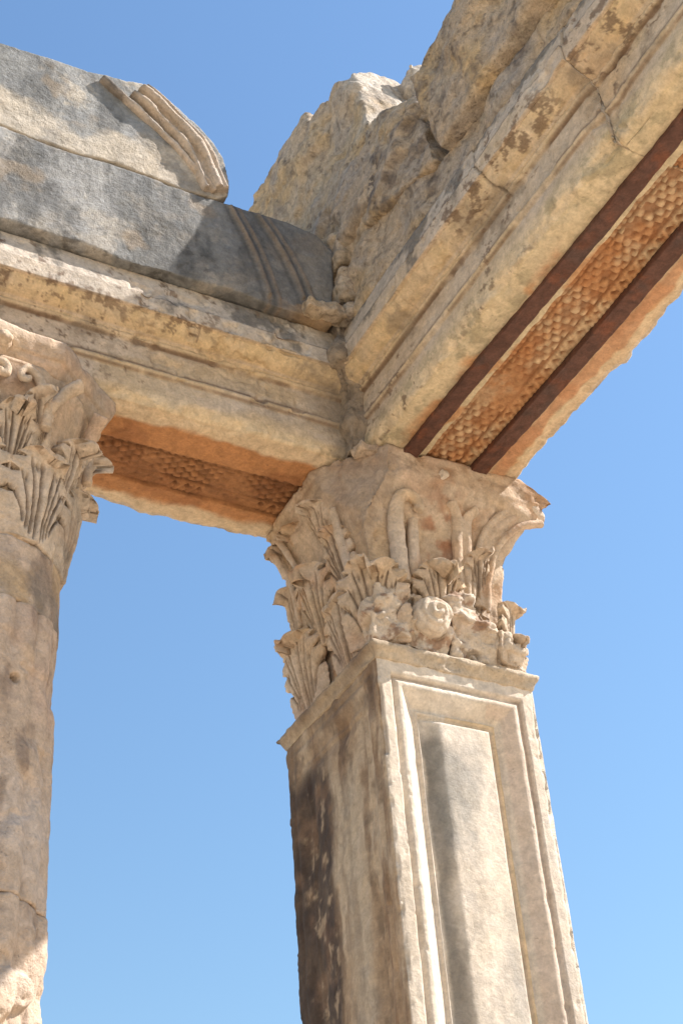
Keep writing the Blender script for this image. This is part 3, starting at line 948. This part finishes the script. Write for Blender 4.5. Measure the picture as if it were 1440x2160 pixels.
def entablature(axis, t0, t1, name, parent, base, seed, f0, width, step_t=.008, crack=None, gap=0.0):
    """axis 'x': face looks to -y at y = f0; axis 'y': face looks to -x at x = f0"""
    near = face_profile()
    sec = [(f0 - o, z, s) for o, z, s in near]
    far = [(f0 + width + o, z, .03) for o, z, s in reversed(near)]
    sec = sec + far[:-1] + [(f0 + width + .012, 1.150, .006)]
    ts = np.append(np.arange(t0, t1, step_t), t1)
    V, F, nu, nv = sweep(sec, axis, ts)
    ac = V[:, 1] - f0 if axis == 'x' else V[:, 0] - f0
    al = V[:, 0].copy() if axis == 'x' else -V[:, 1]
    z = V[:, 2].copy()
    P0 = V.copy()
    so = (z < 1.1505) & (ac > .01) & (ac < width - .01)
    dep, inb, worn = soffit_relief(al, ac, seed)
    dz = np.where(so, dep, 0)
    n0 = len(V)
    V[:, 2] += dz
    V, F = capped(V, F, nu, nv); F = orient(V - V.mean(0), F)
    N = normals(V, F)
    pad = lambda a, v=0.0: np.concatenate([a, np.full(len(V) - n0, v)])
    ac = pad(ac, .4); al = pad(al, 0); z = pad(z, 1.5); so = pad(so.astype(float)) > .5; inb = pad(inb) * so; worn = pad(worn); dep = pad(dep) * so
    Pn = V.copy()
    # eaten lower arrises
    edge = np.exp(-(np.clip(ac, -.2, 2) / .055) ** 2) * np.exp(-((z - 1.15) / .05) ** 2)
    edge2 = np.exp(-((ac - width) / .07) ** 2) * np.exp(-((z - 1.15) / .06) ** 2)
    er = fbm(Pn, .14, 4, seed + 1, .55)
    inward = np.array([0, 1, .8]) if axis == 'x' else np.array([1, 0, .8])
    V = V + inward * (edge * (.022 + .022 * er))[:, None]
    inw2 = inward * np.array([-1, -1, 1])
    V = V + inw2 * (edge2 * (.016 + .018 * er + .014 * fbm(Pn, .4, 3, seed + 30)))[:, None]
    if axis == 'y':
        jn = np.exp(-((al - 2.06) / .17) ** 2) * (ac < .03)
        V = V + np.array([1., 0, 0]) * (jn * np.clip(.25 + fbm(Pn, .13, 4, seed + 40, .55) +   .5 * facets(Pn, .10, seed + 41), 0, 1.2) * .022)[:, None]
    # chipped mouldings and general roughness
    pr = (ac < -.005)
    chip = ss(fbm(Pn, .10, 4, seed + 2, .55), .32, .75) * pr
    V = V - N * (chip * (.015 if axis == 'x' else .009))[:, None]
    V = V + N * (fbm(Pn, .05, 4, seed + 3, .6) * np.where(so, .0035, .0018) + fbm(Pn, .5, 2, seed + 4) * .003)[:, None]
    V[:, 2] -= pad(np.ones(n0)) * 0
    x, y, zz = V.T
    # ---------------- colour
    c = base_stone(Pn, seed + 5, .12, .35, .10)
    c = mixc(c, [.54, .455, .365], .55)
    st = (1, .25, 1) if axis == 'y' else (.25, 1, 1)
    c = mixc(c, [.50, .37, .19], ss(fbm(Pn, .12, 4, seed + 6, .55, st), .0, .6) * .35)
    face = ac < .02
    yel = face * ss(z, 1.538, 1.545) * (1 - ss(z, 1.603, 1.606)) + face * ss(z, 1.500, 1.508) * (1 - ss(z, 1.534, 1.540)) * .8 + face * np.exp(-((z - 1.35) / .014) ** 2) * .7
    c = mixc(c, np.array([.64, .49, .29]), np.clip(yel * (.7 + .3 * fbm(Pn, .1, 3, seed + 7)), 0, 1))
    if axis == 'y': c = mixc(c, [.56, .43, .30], np.exp(-((al - 2.06) / .17) ** 2) * face * ss(fbm(Pn, .2, 4, seed + 42), -.4, .2) * .75)
    low = face * (1 - ss(z, 1.18, 1.26 + .03 * fbm(Pn, .12, 3, seed + 8)))
    if axis == 'y': low = face * (1 - ss(z, 1.22, 1.33))
    c = mixc(c, np.array([.70, .57, .38]), np.clip(low, 0, 1) * .8)
    pal = face * ss(z, 1.604, 1.612)
    c = mixc(c, PALE * .92, pal * (.6 if axis == 'x' else .3))
    cor = ss(Pn[:, 0] if axis == 'x' else -Pn[:, 1] * -1, -.30, -.02) if axis == 'x' else ss(Pn[:, 1], -.38, -.06)
    gk = face * cor * ss(fbm(Pn, .2, 5, seed + 31, .6), -.5, .3)
    c = mixc(c, [.22, .18, .14], gk * .75)
    # dark run-off on the fillet and above
    dk = pal * ss(fbm(Pn, .20, 6, seed + 9, .68, (1, 1, .7)) + (z - 1.72) * 2.2, .12, .5)
    c = mixc(c, DGREY * 1.3, np.clip(dk, 0, 1) * .75)
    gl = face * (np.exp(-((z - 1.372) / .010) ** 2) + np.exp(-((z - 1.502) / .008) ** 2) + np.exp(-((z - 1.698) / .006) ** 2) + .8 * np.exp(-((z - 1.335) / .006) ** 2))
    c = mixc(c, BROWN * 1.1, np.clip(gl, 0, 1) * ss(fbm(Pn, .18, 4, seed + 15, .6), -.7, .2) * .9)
    dk = face * ss(fbm(Pn, .22, 6, seed + 16, .68), .1, .6) * (1 - ss(z, 1.60, 1.61)) * ss(z, 1.30, 1.36)
    c = mixc(c, [.27, .22, .165], dk * .6)
    dk = face * ss(fbm(Pn, .045, 5, seed + 10, .68) + .9 * np.exp(-((z - 1.60) / .05) ** 2) * .35, .34, .55) * ss(fbm(Pn, .4, 2, seed + 11), -.25, .3)
    c = mixc(c, BROWN, dk * .75)
    # soffit
    sof = so.astype(float)
    if axis == 'x':
        s1 = ss(ac, .085, .11 + .001) ; wob = .035 * fbm(Pn, .2, 4, seed + 12)
        s1 = ss(ac + wob, .095, .13) * (1 - ss(ac + 1.3 * wob, .60, .66))
        rc = mixc(np.tile(np.array([.46, .215, .085]), (len(V), 1)), [.36, .155, .06], ss(fbm(Pn, .2, 4, seed + 13), -.2, .5))
        c = mixc(c, np.array([.64, .50, .33]), sof * .8)
        c = mixc(c, rc, np.clip(sof * s1, 0, 1) * .95)
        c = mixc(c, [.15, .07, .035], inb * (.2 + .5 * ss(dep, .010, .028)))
    else:
        c = mixc(c, np.array([.60, .50, .33]), sof * .85)
        g = np.maximum(sof * (ac < .14), low) * ss(fbm(Pn, .16, 6, seed + 12, .66), .1, .35)
        c = mixc(c, [.33, .29, .19], g * .6)
        c = mixc(c, np.array([.60, .42, .25]), inb * .7)
        rc = ss(fbm(Pn, .22, 5, seed + 13, .6), -.3, .3) * inb
        c = mixc(c, np.array([.52, .25, .10]), rc * .75)
        rc = sof * ss(fbm(Pn, .16, 4, seed + 14), .1, .5) * ss(ac, .06, .13) * (1 - ss(ac, .70, .76))
        c = mixc(c, np.array([.50, .24, .10]), rc * .75)
        rs_ = sof * np.exp(-((ac - .13) / .03) ** 2) * ss(fbm(Pn, .25, 4, seed + 33), -.1, .4)
        c = mixc(c, np.array([.42, .17, .07]), rs_ * .6)
        k = sof * ss(ac, .60, .64) * (1 - ss(ac + .02 * fbm(Pn, .1, 3, 5), .69, .72))
        c = mixc(c, np.array([.50, .27, .15]), k * .85)
        c = mixc(c, np.array([.62, .47, .32]), sof * ss(ac, .70, .74) * .7)
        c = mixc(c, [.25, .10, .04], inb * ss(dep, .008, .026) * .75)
    if crack is not None:
        for (t_, amp, sl) in crack:
            u = al - (t_ + sl * (z - 1.5) + .012 * fbm(Pn, .06, 3, seed + 20))
            k = np.exp(-(u / .0055) ** 2) * face * amp * ss(z, 1.46, 1.55)
            V = V - N * (k * .012)[:, None]
            c = mixc(c, [.08, .06, .045], np.clip(k, 0, 1) * .75)
    c = mixc(c, [.30, .25, .20], .0)
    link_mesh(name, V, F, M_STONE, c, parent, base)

AB = (-1.3, .45, 1.15)
entA = thing('stone_beam', 'long moulded marble beam with an orange-brown underside spanning from left column to corner pier', 'beam', AB)
entablature('x', -3.3, .30, 'architrave_block', entA, AB, 210, .07, .76)
BB = (.45, -1.3, 1.15)
entB = thing('stone_beam', 'marble beam running overhead at upper right with two rusty iron bars under its carved soffit', 'beam', BB)
entablature('y', -2.02, .86, 'architrave_block', entB, BB, 230, .06, .78, crack=[(1.40, 1.0, -.25), (.62, .35, .1)])
entablature('y', -4.2, -2.0235, 'architrave_block', entB, BB, 250, .075, .765)

# iron bars let into the soffit
def bar(x0, x1, y0, y1, seed):
    zt, zb = 1.162, 1.128
    sec = [(x0, zb, .006), (x1, zb, .012), (x1, zt, .02), (x0, zt, .012)]
    ts = np.append(np.arange(y0, y1, .015), y1)
    V, F, nu, nv = sweep(sec, 'y', ts)
    V[:, 0] += .006 * np.sin(V[:, 1] * 2.3 + seed)
    V, F = capped(V, F, nu, nv); F = orient(V - V.mean(0), F)
    N = normals(V, F); V = V + N * (fbm(V, .05, 4, seed) * .0025)[:, None]
    c = np.tile(np.array([.105, .050, .036]), (len(V), 1))
    c = mixc(c, [.19, .065, .03], ss(fbm(V, .10, 5, seed + 1, .65), .1, .6) * .6)
    c = mixc(c, [.07, .05, .045], ss(fbm(V, .16, 4, seed + 2), .15, .6) * .5)
    link_mesh('iron_bar', V, F, M_IRON, c, entB, BB)
bar(.208, .288, -4.1, -.06, 301)
bar(.575, .660, -4.1, -.06, 305)

# ------------------------------------------------------------------ courses above the left beam
def c_grey(seed, dark=.5, low=None, lite=.5):
    def f(V, N):
        st = (1, 1, .45)
        c = np.tile(np.array([.235, .238, .232]), (len(V), 1))
        c = mixc(c, [.33, .33, .32], ss(fbm(V, .5, 5, seed, .6, st), -.2, .5))
        p = fbm(V, .34, 6, seed + 1, .68)
        c = mixc(c, [.60, .53, .43], ss(p, .12, .45) * lite * 1.5)
        c = mixc(c, [.085, .088, .088], ss(fbm(V, .30, 6, seed + 2, .66, (1, 1, .35)), .05, .65) * dark * 1.4)
        c = mixc(c, [.10, .10, .098], ss(fbm(V, .09, 5, seed + 9, .6, (1, 1, .12)), .1, .7) * ss(fbm(V, .5, 3, seed + 10), -.3, .4) * .6)
        c = mixc(c, [.06, .055, .05], ss(fbm(V, .05, 4, seed + 6, .65), .35, .65) * ss(fbm(V, .4, 3, seed + 7), -.1, .5) * .55)
        if low is not None:
            zl, amt = low
            c = mixc(c, [.58, .50, .39], ss(zl + .30 * fbm(V, .35, 5, seed + 4, .6) - V[:, 2], -.05, .12) * amt)
            c = mixc(c, [.15, .145, .135], ss(fbm(V, .18, 6, seed + 8, .68), .1, .5) * .45)
        c = mixc(c, [.42, .29, .15], ss(fbm(V, .2, 4, seed + 3), .4, .8) * .3)
        return c
    return f

def slab(name, outline, y0, y1, parent, base, colf, seed, extra=None, vox=.0075, big=.008, fine=.004, sm=2, mat=None, slope=0.0):
    """outline in x,z on the face; slope leans the face back with height"""
    s = Solid()
    zb = min(p[1] for p in outline)
    s.prism([(x, y0 + slope * (z - zb), z) for x, z in outline], [(x, y1, z) for x, z in outline])
    for p, r in (extra or []): s.tube(p, r, 8)
    return rock(s, vox, name, parent, base, colf, seed, big, .35, fine, sm=sm, mat=mat or M_STONE)

# frieze course, directly over the crowning fillet: mottled, its top joint ragged
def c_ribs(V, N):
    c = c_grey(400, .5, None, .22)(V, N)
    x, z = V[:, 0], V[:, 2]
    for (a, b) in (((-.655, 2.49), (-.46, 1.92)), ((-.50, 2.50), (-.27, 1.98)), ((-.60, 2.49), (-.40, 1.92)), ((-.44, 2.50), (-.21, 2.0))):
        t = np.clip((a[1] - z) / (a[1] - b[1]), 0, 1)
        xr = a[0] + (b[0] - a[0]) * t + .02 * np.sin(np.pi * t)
        c = mixc(c, [.36, .26, .17], np.exp(-((x - xr) / .012) ** 2) * (V[:, 1] < 0) * .8)  # lit look of the ribs painted in as ochre lines
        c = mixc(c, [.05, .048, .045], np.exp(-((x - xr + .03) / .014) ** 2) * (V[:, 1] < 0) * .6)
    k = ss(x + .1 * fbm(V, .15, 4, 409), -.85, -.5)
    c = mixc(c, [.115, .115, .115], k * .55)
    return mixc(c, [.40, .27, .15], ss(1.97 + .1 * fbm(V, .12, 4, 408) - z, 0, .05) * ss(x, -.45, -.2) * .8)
C1 = thing('grey_stone_block', 'large grey middle-course block above the left beam with slanting ribs at its shaded end', 'stone block', (-1.3, .3, 1.86))
rag = [(x, 1.872 + .012 * math.sin(x * 7) + .01 * math.sin(x * 17)) for x in np.linspace(-3.3, -.12, 30)]
outl = rag + [(-.10, 2.05), (-.08, 2.40), (-.16, 2.49), (-.33, 2.52), (-.50, 2.515), (-.70, 2.50)] + [(x, 2.500 + .010 * math.sin(x * 9)) for x in np.linspace(-.9, -3.3, 24)]
def diag(a, b, y, r, bow=0.0, n=14):
    P = []
    for i in range(n + 1):
        t = i / n
        P.append((a[0] + (b[0] - a[0]) * t + bow * math.sin(math.pi * t), y, a[1] + (b[1] - a[1]) * t + bow * math.sin(math.pi * t)))
    return (P, r)
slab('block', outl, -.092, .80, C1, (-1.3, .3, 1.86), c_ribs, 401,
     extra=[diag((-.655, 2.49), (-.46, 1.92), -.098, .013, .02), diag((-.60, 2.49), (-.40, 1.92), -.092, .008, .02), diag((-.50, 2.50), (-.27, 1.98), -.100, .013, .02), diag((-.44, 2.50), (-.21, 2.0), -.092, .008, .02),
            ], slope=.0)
C2 = thing('grey_stone_block', 'topmost grey block at upper left, its broken end crossed by bright slanting mouldings', 'stone block', (-1.6, .3, 2.52))
outl = [(x, 2.522 + .012 * math.sin(x * 9) + .007 * math.sin(x * 23)) for x in np.linspace(-3.3, -.72, 30)] + \
       [(-.655, 2.58), (-.645, 2.70), (-.675, 2.86), (-.74, 2.97), (-.81, 3.05), (-.89, 3.12), (-.98, 3.19), (-1.06, 3.235), (-1.13, 3.245), (-1.22, 3.215), (-1.33, 3.205), (-1.42, 3.18), (-1.9, 3.165), (-3.3, 3.15)]
slab('block', outl, -.085, .78, C2, (-1.6, .3, 2.52), c_grey(410, .5, (2.80, .75), .5), 411)
def c_light(seed):
    return lambda V, N: mixc(base_stone(V, seed, .25, .4, .3), [.40, .33, .26], .35)
# moulded strips crossing the end: a thin roll, a hollow, then a broad doubly ridged band that stands out from the face
def strip(line, prof, seed, colf, name='moulding'):
    """line: points (x, z) along the strip; prof: closed section (across, out) with across pointing up-right"""
    L = curve([(x, 0, z) for x, z in line], 40)
    s = Solid()
    rings = []
    for i, p in enumerate(L):
        q0, q1 = L[max(i - 1, 0)], L[min(i + 1, len(L) - 1)]
        tx, tz = q1[0] - q0[0], q1[2] - q0[2]; l = math.hypot(tx, tz); tx /= l; tz /= l
        nx, nz = -tz, tx
        rings.append([(p[0] + nx * u, -.085 - o, p[2] + nz * u) for u, o in prof])
    V = [v for r_ in rings for v in r_]; n = len(prof); F = []
    for i in range(len(L) - 1):
        for k in range(n): F.append((i * n + k, i * n + (k + 1) % n, (i + 1) * n + (k + 1) % n, (i + 1) * n + k))
    F.append(tuple(range(n))[::-1]); F.append(tuple(range((len(L) - 1) * n, len(L) * n)))
    s.add(V, F)
    rock(s, .006, name, C2, (-1.6, .3, 2.52), colf, seed, .010, .16, .004, sm=2, mat=M_STONE)
def c_strip(seed):
    f = c_light(seed)
    def g(V, N):
        c = mixc(f(V, N), [.50, .40, .32], .4)
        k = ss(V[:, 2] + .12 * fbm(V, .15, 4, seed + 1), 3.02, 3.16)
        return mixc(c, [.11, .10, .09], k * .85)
    return g
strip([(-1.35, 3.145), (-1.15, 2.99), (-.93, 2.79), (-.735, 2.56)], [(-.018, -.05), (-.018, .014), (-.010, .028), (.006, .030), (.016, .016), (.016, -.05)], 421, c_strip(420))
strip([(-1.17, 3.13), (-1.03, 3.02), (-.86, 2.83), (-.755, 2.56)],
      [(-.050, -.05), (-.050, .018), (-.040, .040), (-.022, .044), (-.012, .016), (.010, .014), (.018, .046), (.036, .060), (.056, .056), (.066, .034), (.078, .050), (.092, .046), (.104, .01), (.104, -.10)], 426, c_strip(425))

# ------------------------------------------------------------------ broken masonry above the right beam
def c_rock(seed, brown=.4, dark=.35, white=None):
    def f(V, N):
        c = np.tile(np.array([.52, .42, .31]), (len(V), 1))
        c = mixc(c, [.55, .41, .24], ss(fbm(V, .28, 4, seed), -.1, .6) * brown * 1.5)
        c = mixc(c, [.40, .36, .32], ss(fbm(V, .22, 4, seed + 1), .0, .6) * .7)
        c = mixc(c, [.15, .125, .11], ss(fbm(V, .18, 6, seed + 2, .66), .15, .6) * dark * 1.7)
        cr = np.abs(fbm(V, .35, 4, seed + 12, .55)); c = mixc(c, [.10, .075, .055], (1 - ss(cr, .0, .03)) * .6)
        c = mixc(c, [.55, .47, .36], ss(fbm(V, .1, 4, seed + 3, .6), .25, .7) * .5)
        c = mixc(c, [.09, .07, .055], ss(fbm(V, .035, 3, seed + 4, .6), .5, .8) * .55)
        if white is not None:
            lo, hi = white
            wm = ss(-V[:, 1] - .12 + (3.74 - V[:, 2]) * -.25 + .06 * fbm(V, .12, 3, seed + 5), lo - .25, hi - .22) * ss(V[:, 2] + .15 * fbm(V, .2, 4, seed + 6), 2.95, 3.15)
            c = mixc(c, mixc(np.tile(np.array([.62, .56, .48]), (len(V), 1)), [.36, .31, .26], ss(fbm(V, .12, 5, seed + 7, .65), .1, .5)), wm * .85)
        return c
    return f

def yz_prism(s, outline, x0, x1, lean=0.0, back=None):
    """outline in (y, z), face at x0 leaning outwards by lean per metre of height"""
    zb = min(p[1] for p in outline)
    s.prism([(x0 + lean * (z - zb), y, z) for y, z in outline][::-1], [(x1, y, z) for y, z in (back or outline)][::-1])

# low rough course on top of the crown
R0 = thing('rough_frieze_course', 'low rough course of grey-brown stone lying along the top of the right-hand beam', 'stone course', (.3, -1.2, 1.86))
s = Solid()
yz_prism(s, [(.80, 1.865), (.80, 2.50), (.25, 2.62), (-.2, 2.50), (-.6, 2.40), (-1.0, 2.12), (-1.5, 2.05), (-2.1, 2.10), (-3.0, 2.12), (-4.1, 2.10), (-4.1, 1.865)], -.035, .80, lean=.02)
rock(s, .014, 'block', R0, (.3, -1.2, 1.86), c_rock(500, .4, .5), 501, .03, .3, .012, chip=.035)

R1 = thing('broken_stone_block', 'big tan broken block standing on the corner with a white freshly sunlit broken end', 'stone block', (.3, .3, 2.5))
s = Solid()
s.prism([(-.02, 1.05, 2.45), (-.06, -.62, 2.40), (.55, -.60, 2.40), (.75, 1.05, 2.45)],
        [(-.02, 1.02, 3.92), (.04, -.30, 3.74), (.42, -.20, 4.0), (.60, .9, 4.15)])
s.prism([(-.02, 1.04, 3.3), (.0, .10, 3.3), (.5, .1, 3.3), (.5, 1.0, 3.3)], [(.0, .96, 4.02), (.02, .22, 3.98), (.4, .2, 3.98), (.4, .9, 4.05)])
rock(s, .014, 'block', R1, (.3, .3, 2.5), c_rock(510, .5, .22, (.34, .42)), 511, .035, .5, .012, chip=.040)

R3 = thing('broken_stone_block', 'pale round-topped broken stone peeping over the white block end', 'stone block', (.5, -.5, 3.1))
s = Solid()
s.prism([(.38, -.1, 3.2), (.40, -.44, 3.2), (.78, -.40, 3.2), (.78, -.1, 3.2)], [(.38, -.1, 3.93), (.36, -.42, 3.86), (.66, -.40, 3.96), (.70, -.1, 4.0)])
rock(s, .014, 'block', R3, (.5, -.5, 3.1), c_rock(520, .2, .15, (.1, .2)), 521, .035, .25, .014, facet=.02)

R4 = thing('broken_stone_block', 'small brown broken stone with dark patches wedged below the white block end', 'stone block', (.2, -.7, 2.4))
s = Solid()
s.prism([(-.06, -.30, 2.35), (-.06, -1.05, 2.08), (.5, -1.05, 2.1), (.5, -.3, 2.35)], [(-.03, -.50, 3.04), (-.02, -.90, 2.74), (.45, -.90, 2.86), (.45, -.50, 3.0)])
rock(s, .013, 'block', R4, (.2, -.7, 2.4), c_rock(530, .6, .45), 531, .03, .4, .014, chip=.040)

R2 = thing('broken_stone_block', 'large overhanging brown broken block highest above the right-hand beam', 'stone block', (.2, -1.9, 2.1))
s = Solid()
s.prism([(-.08, -1.12, 2.06), (-.10, -2.0, 2.12), (-.08, -3.6, 2.1), (.7, -3.6, 2.1), (.6, -1.0, 2.1)],
        [(-.12, -1.02, 2.72), (-.14, -1.9, 2.70), (-.12, -3.6, 2.80), (.6, -3.5, 2.9), (.5, -1.0, 2.9)])
s.prism([(-.10, -1.32, 2.5), (-.14, -2.0, 2.5), (-.1, -3.5, 2.5), (.5, -3.4, 2.5), (.5, -1.3, 2.5)],
        [(.0, -1.34, 3.02), (-.04, -1.9, 3.06), (.0, -3.4, 3.1), (.4, -3.3, 3.1), (.4, -1.35, 3.1)])
rock(s, .014, 'block', R2, (.2, -1.9, 2.1), c_rock(540, .6, .4), 541, .035, .5, .012, chip=.040)

# rubble packed in the inner corner beside the grey block
def pebble(loc, r, seed, label, cf=None):
    t = thing('rubble_stone', label, 'rubble', loc)
    s = Solid()
    x, y, z = loc
    s.prism([(x - r[0], y - r[1], z - r[2]), (x + r[0], y - r[1] * .9, z - r[2] * .9), (x + r[0], y + r[1], z - r[2]), (x - r[0] * .9, y + r[1], z - r[2])],
            [(x - r[0] * .85, y - r[1] * .9, z + r[2]), (x + r[0] * .8, y - r[1], z + r[2] * .9), (x + r[0], y + r[1], z + r[2]), (x - r[0], y + r[1], z + r[2] * .9)])
    rock(s, .010, 'stone', t, loc, cf or c_rock(seed, .7, .3), seed, .02, .12, .008, facet=.01)
pebble((-.035, -.05, 2.40), (.045, .10, .13), 601, 'upright tan rubble stone beside the end of the dark grey block')
pebble((-.045, -.09, 2.10), (.05, .10, .10), 602, 'squarish brown rubble stone in the inner corner under the upright stone')
pebble((-.18, -.13, 1.90), (.12, .05, .04), 603, 'flat orange-brown stone chip under the end of the dark grey block')
pebble((-.04, -.13, 1.92), (.04, .06, .05), 604, 'small brown stone chip tucked into the corner between both beams')
# rough mortar filling the joint where the two beams meet
s = Solid()
s.prism([(-.01, .12, 1.16), (-.02, .0, 1.16), (.12, -.02, 1.16), (.14, .14, 1.16)], [(-.03, .12, 1.55), (-.035, -.035, 1.55), (.12, -.04, 1.55), (.14, .14, 1.55)])
s.prism([(-.03, .12, 1.5), (-.035, -.03, 1.5), (.12, -.04, 1.5), (.14, .14, 1.5)], [(-.12, .12, 1.62), (-.12, -.12, 1.62), (.12, -.12, 1.62), (.14, .14, 1.62)])
s.prism([(-.12, .12, 1.60), (-.125, -.125, 1.60), (.12, -.12, 1.60), (.14, .14, 1.60)], [(-.10, .12, 1.90), (-.10, -.10, 1.90), (.12, -.12, 1.90), (.14, .14, 1.90)])
rock(s, .009, 'mortar_joint', entA, AB, lambda V, N: mixc(c_rock(620, .3, .3)(V, N), [.21, .18, .15], .6), 621, .035, .16, .012, sm=2)
# packing stones on the capital at the corner
pebble((.10, -.02, 1.155), (.12, .05, .035), 605, 'rounded ochre mortar lump squeezed between the corner capital and the beams', lambda V, N: c_cap(V, N, None, .5, 606))
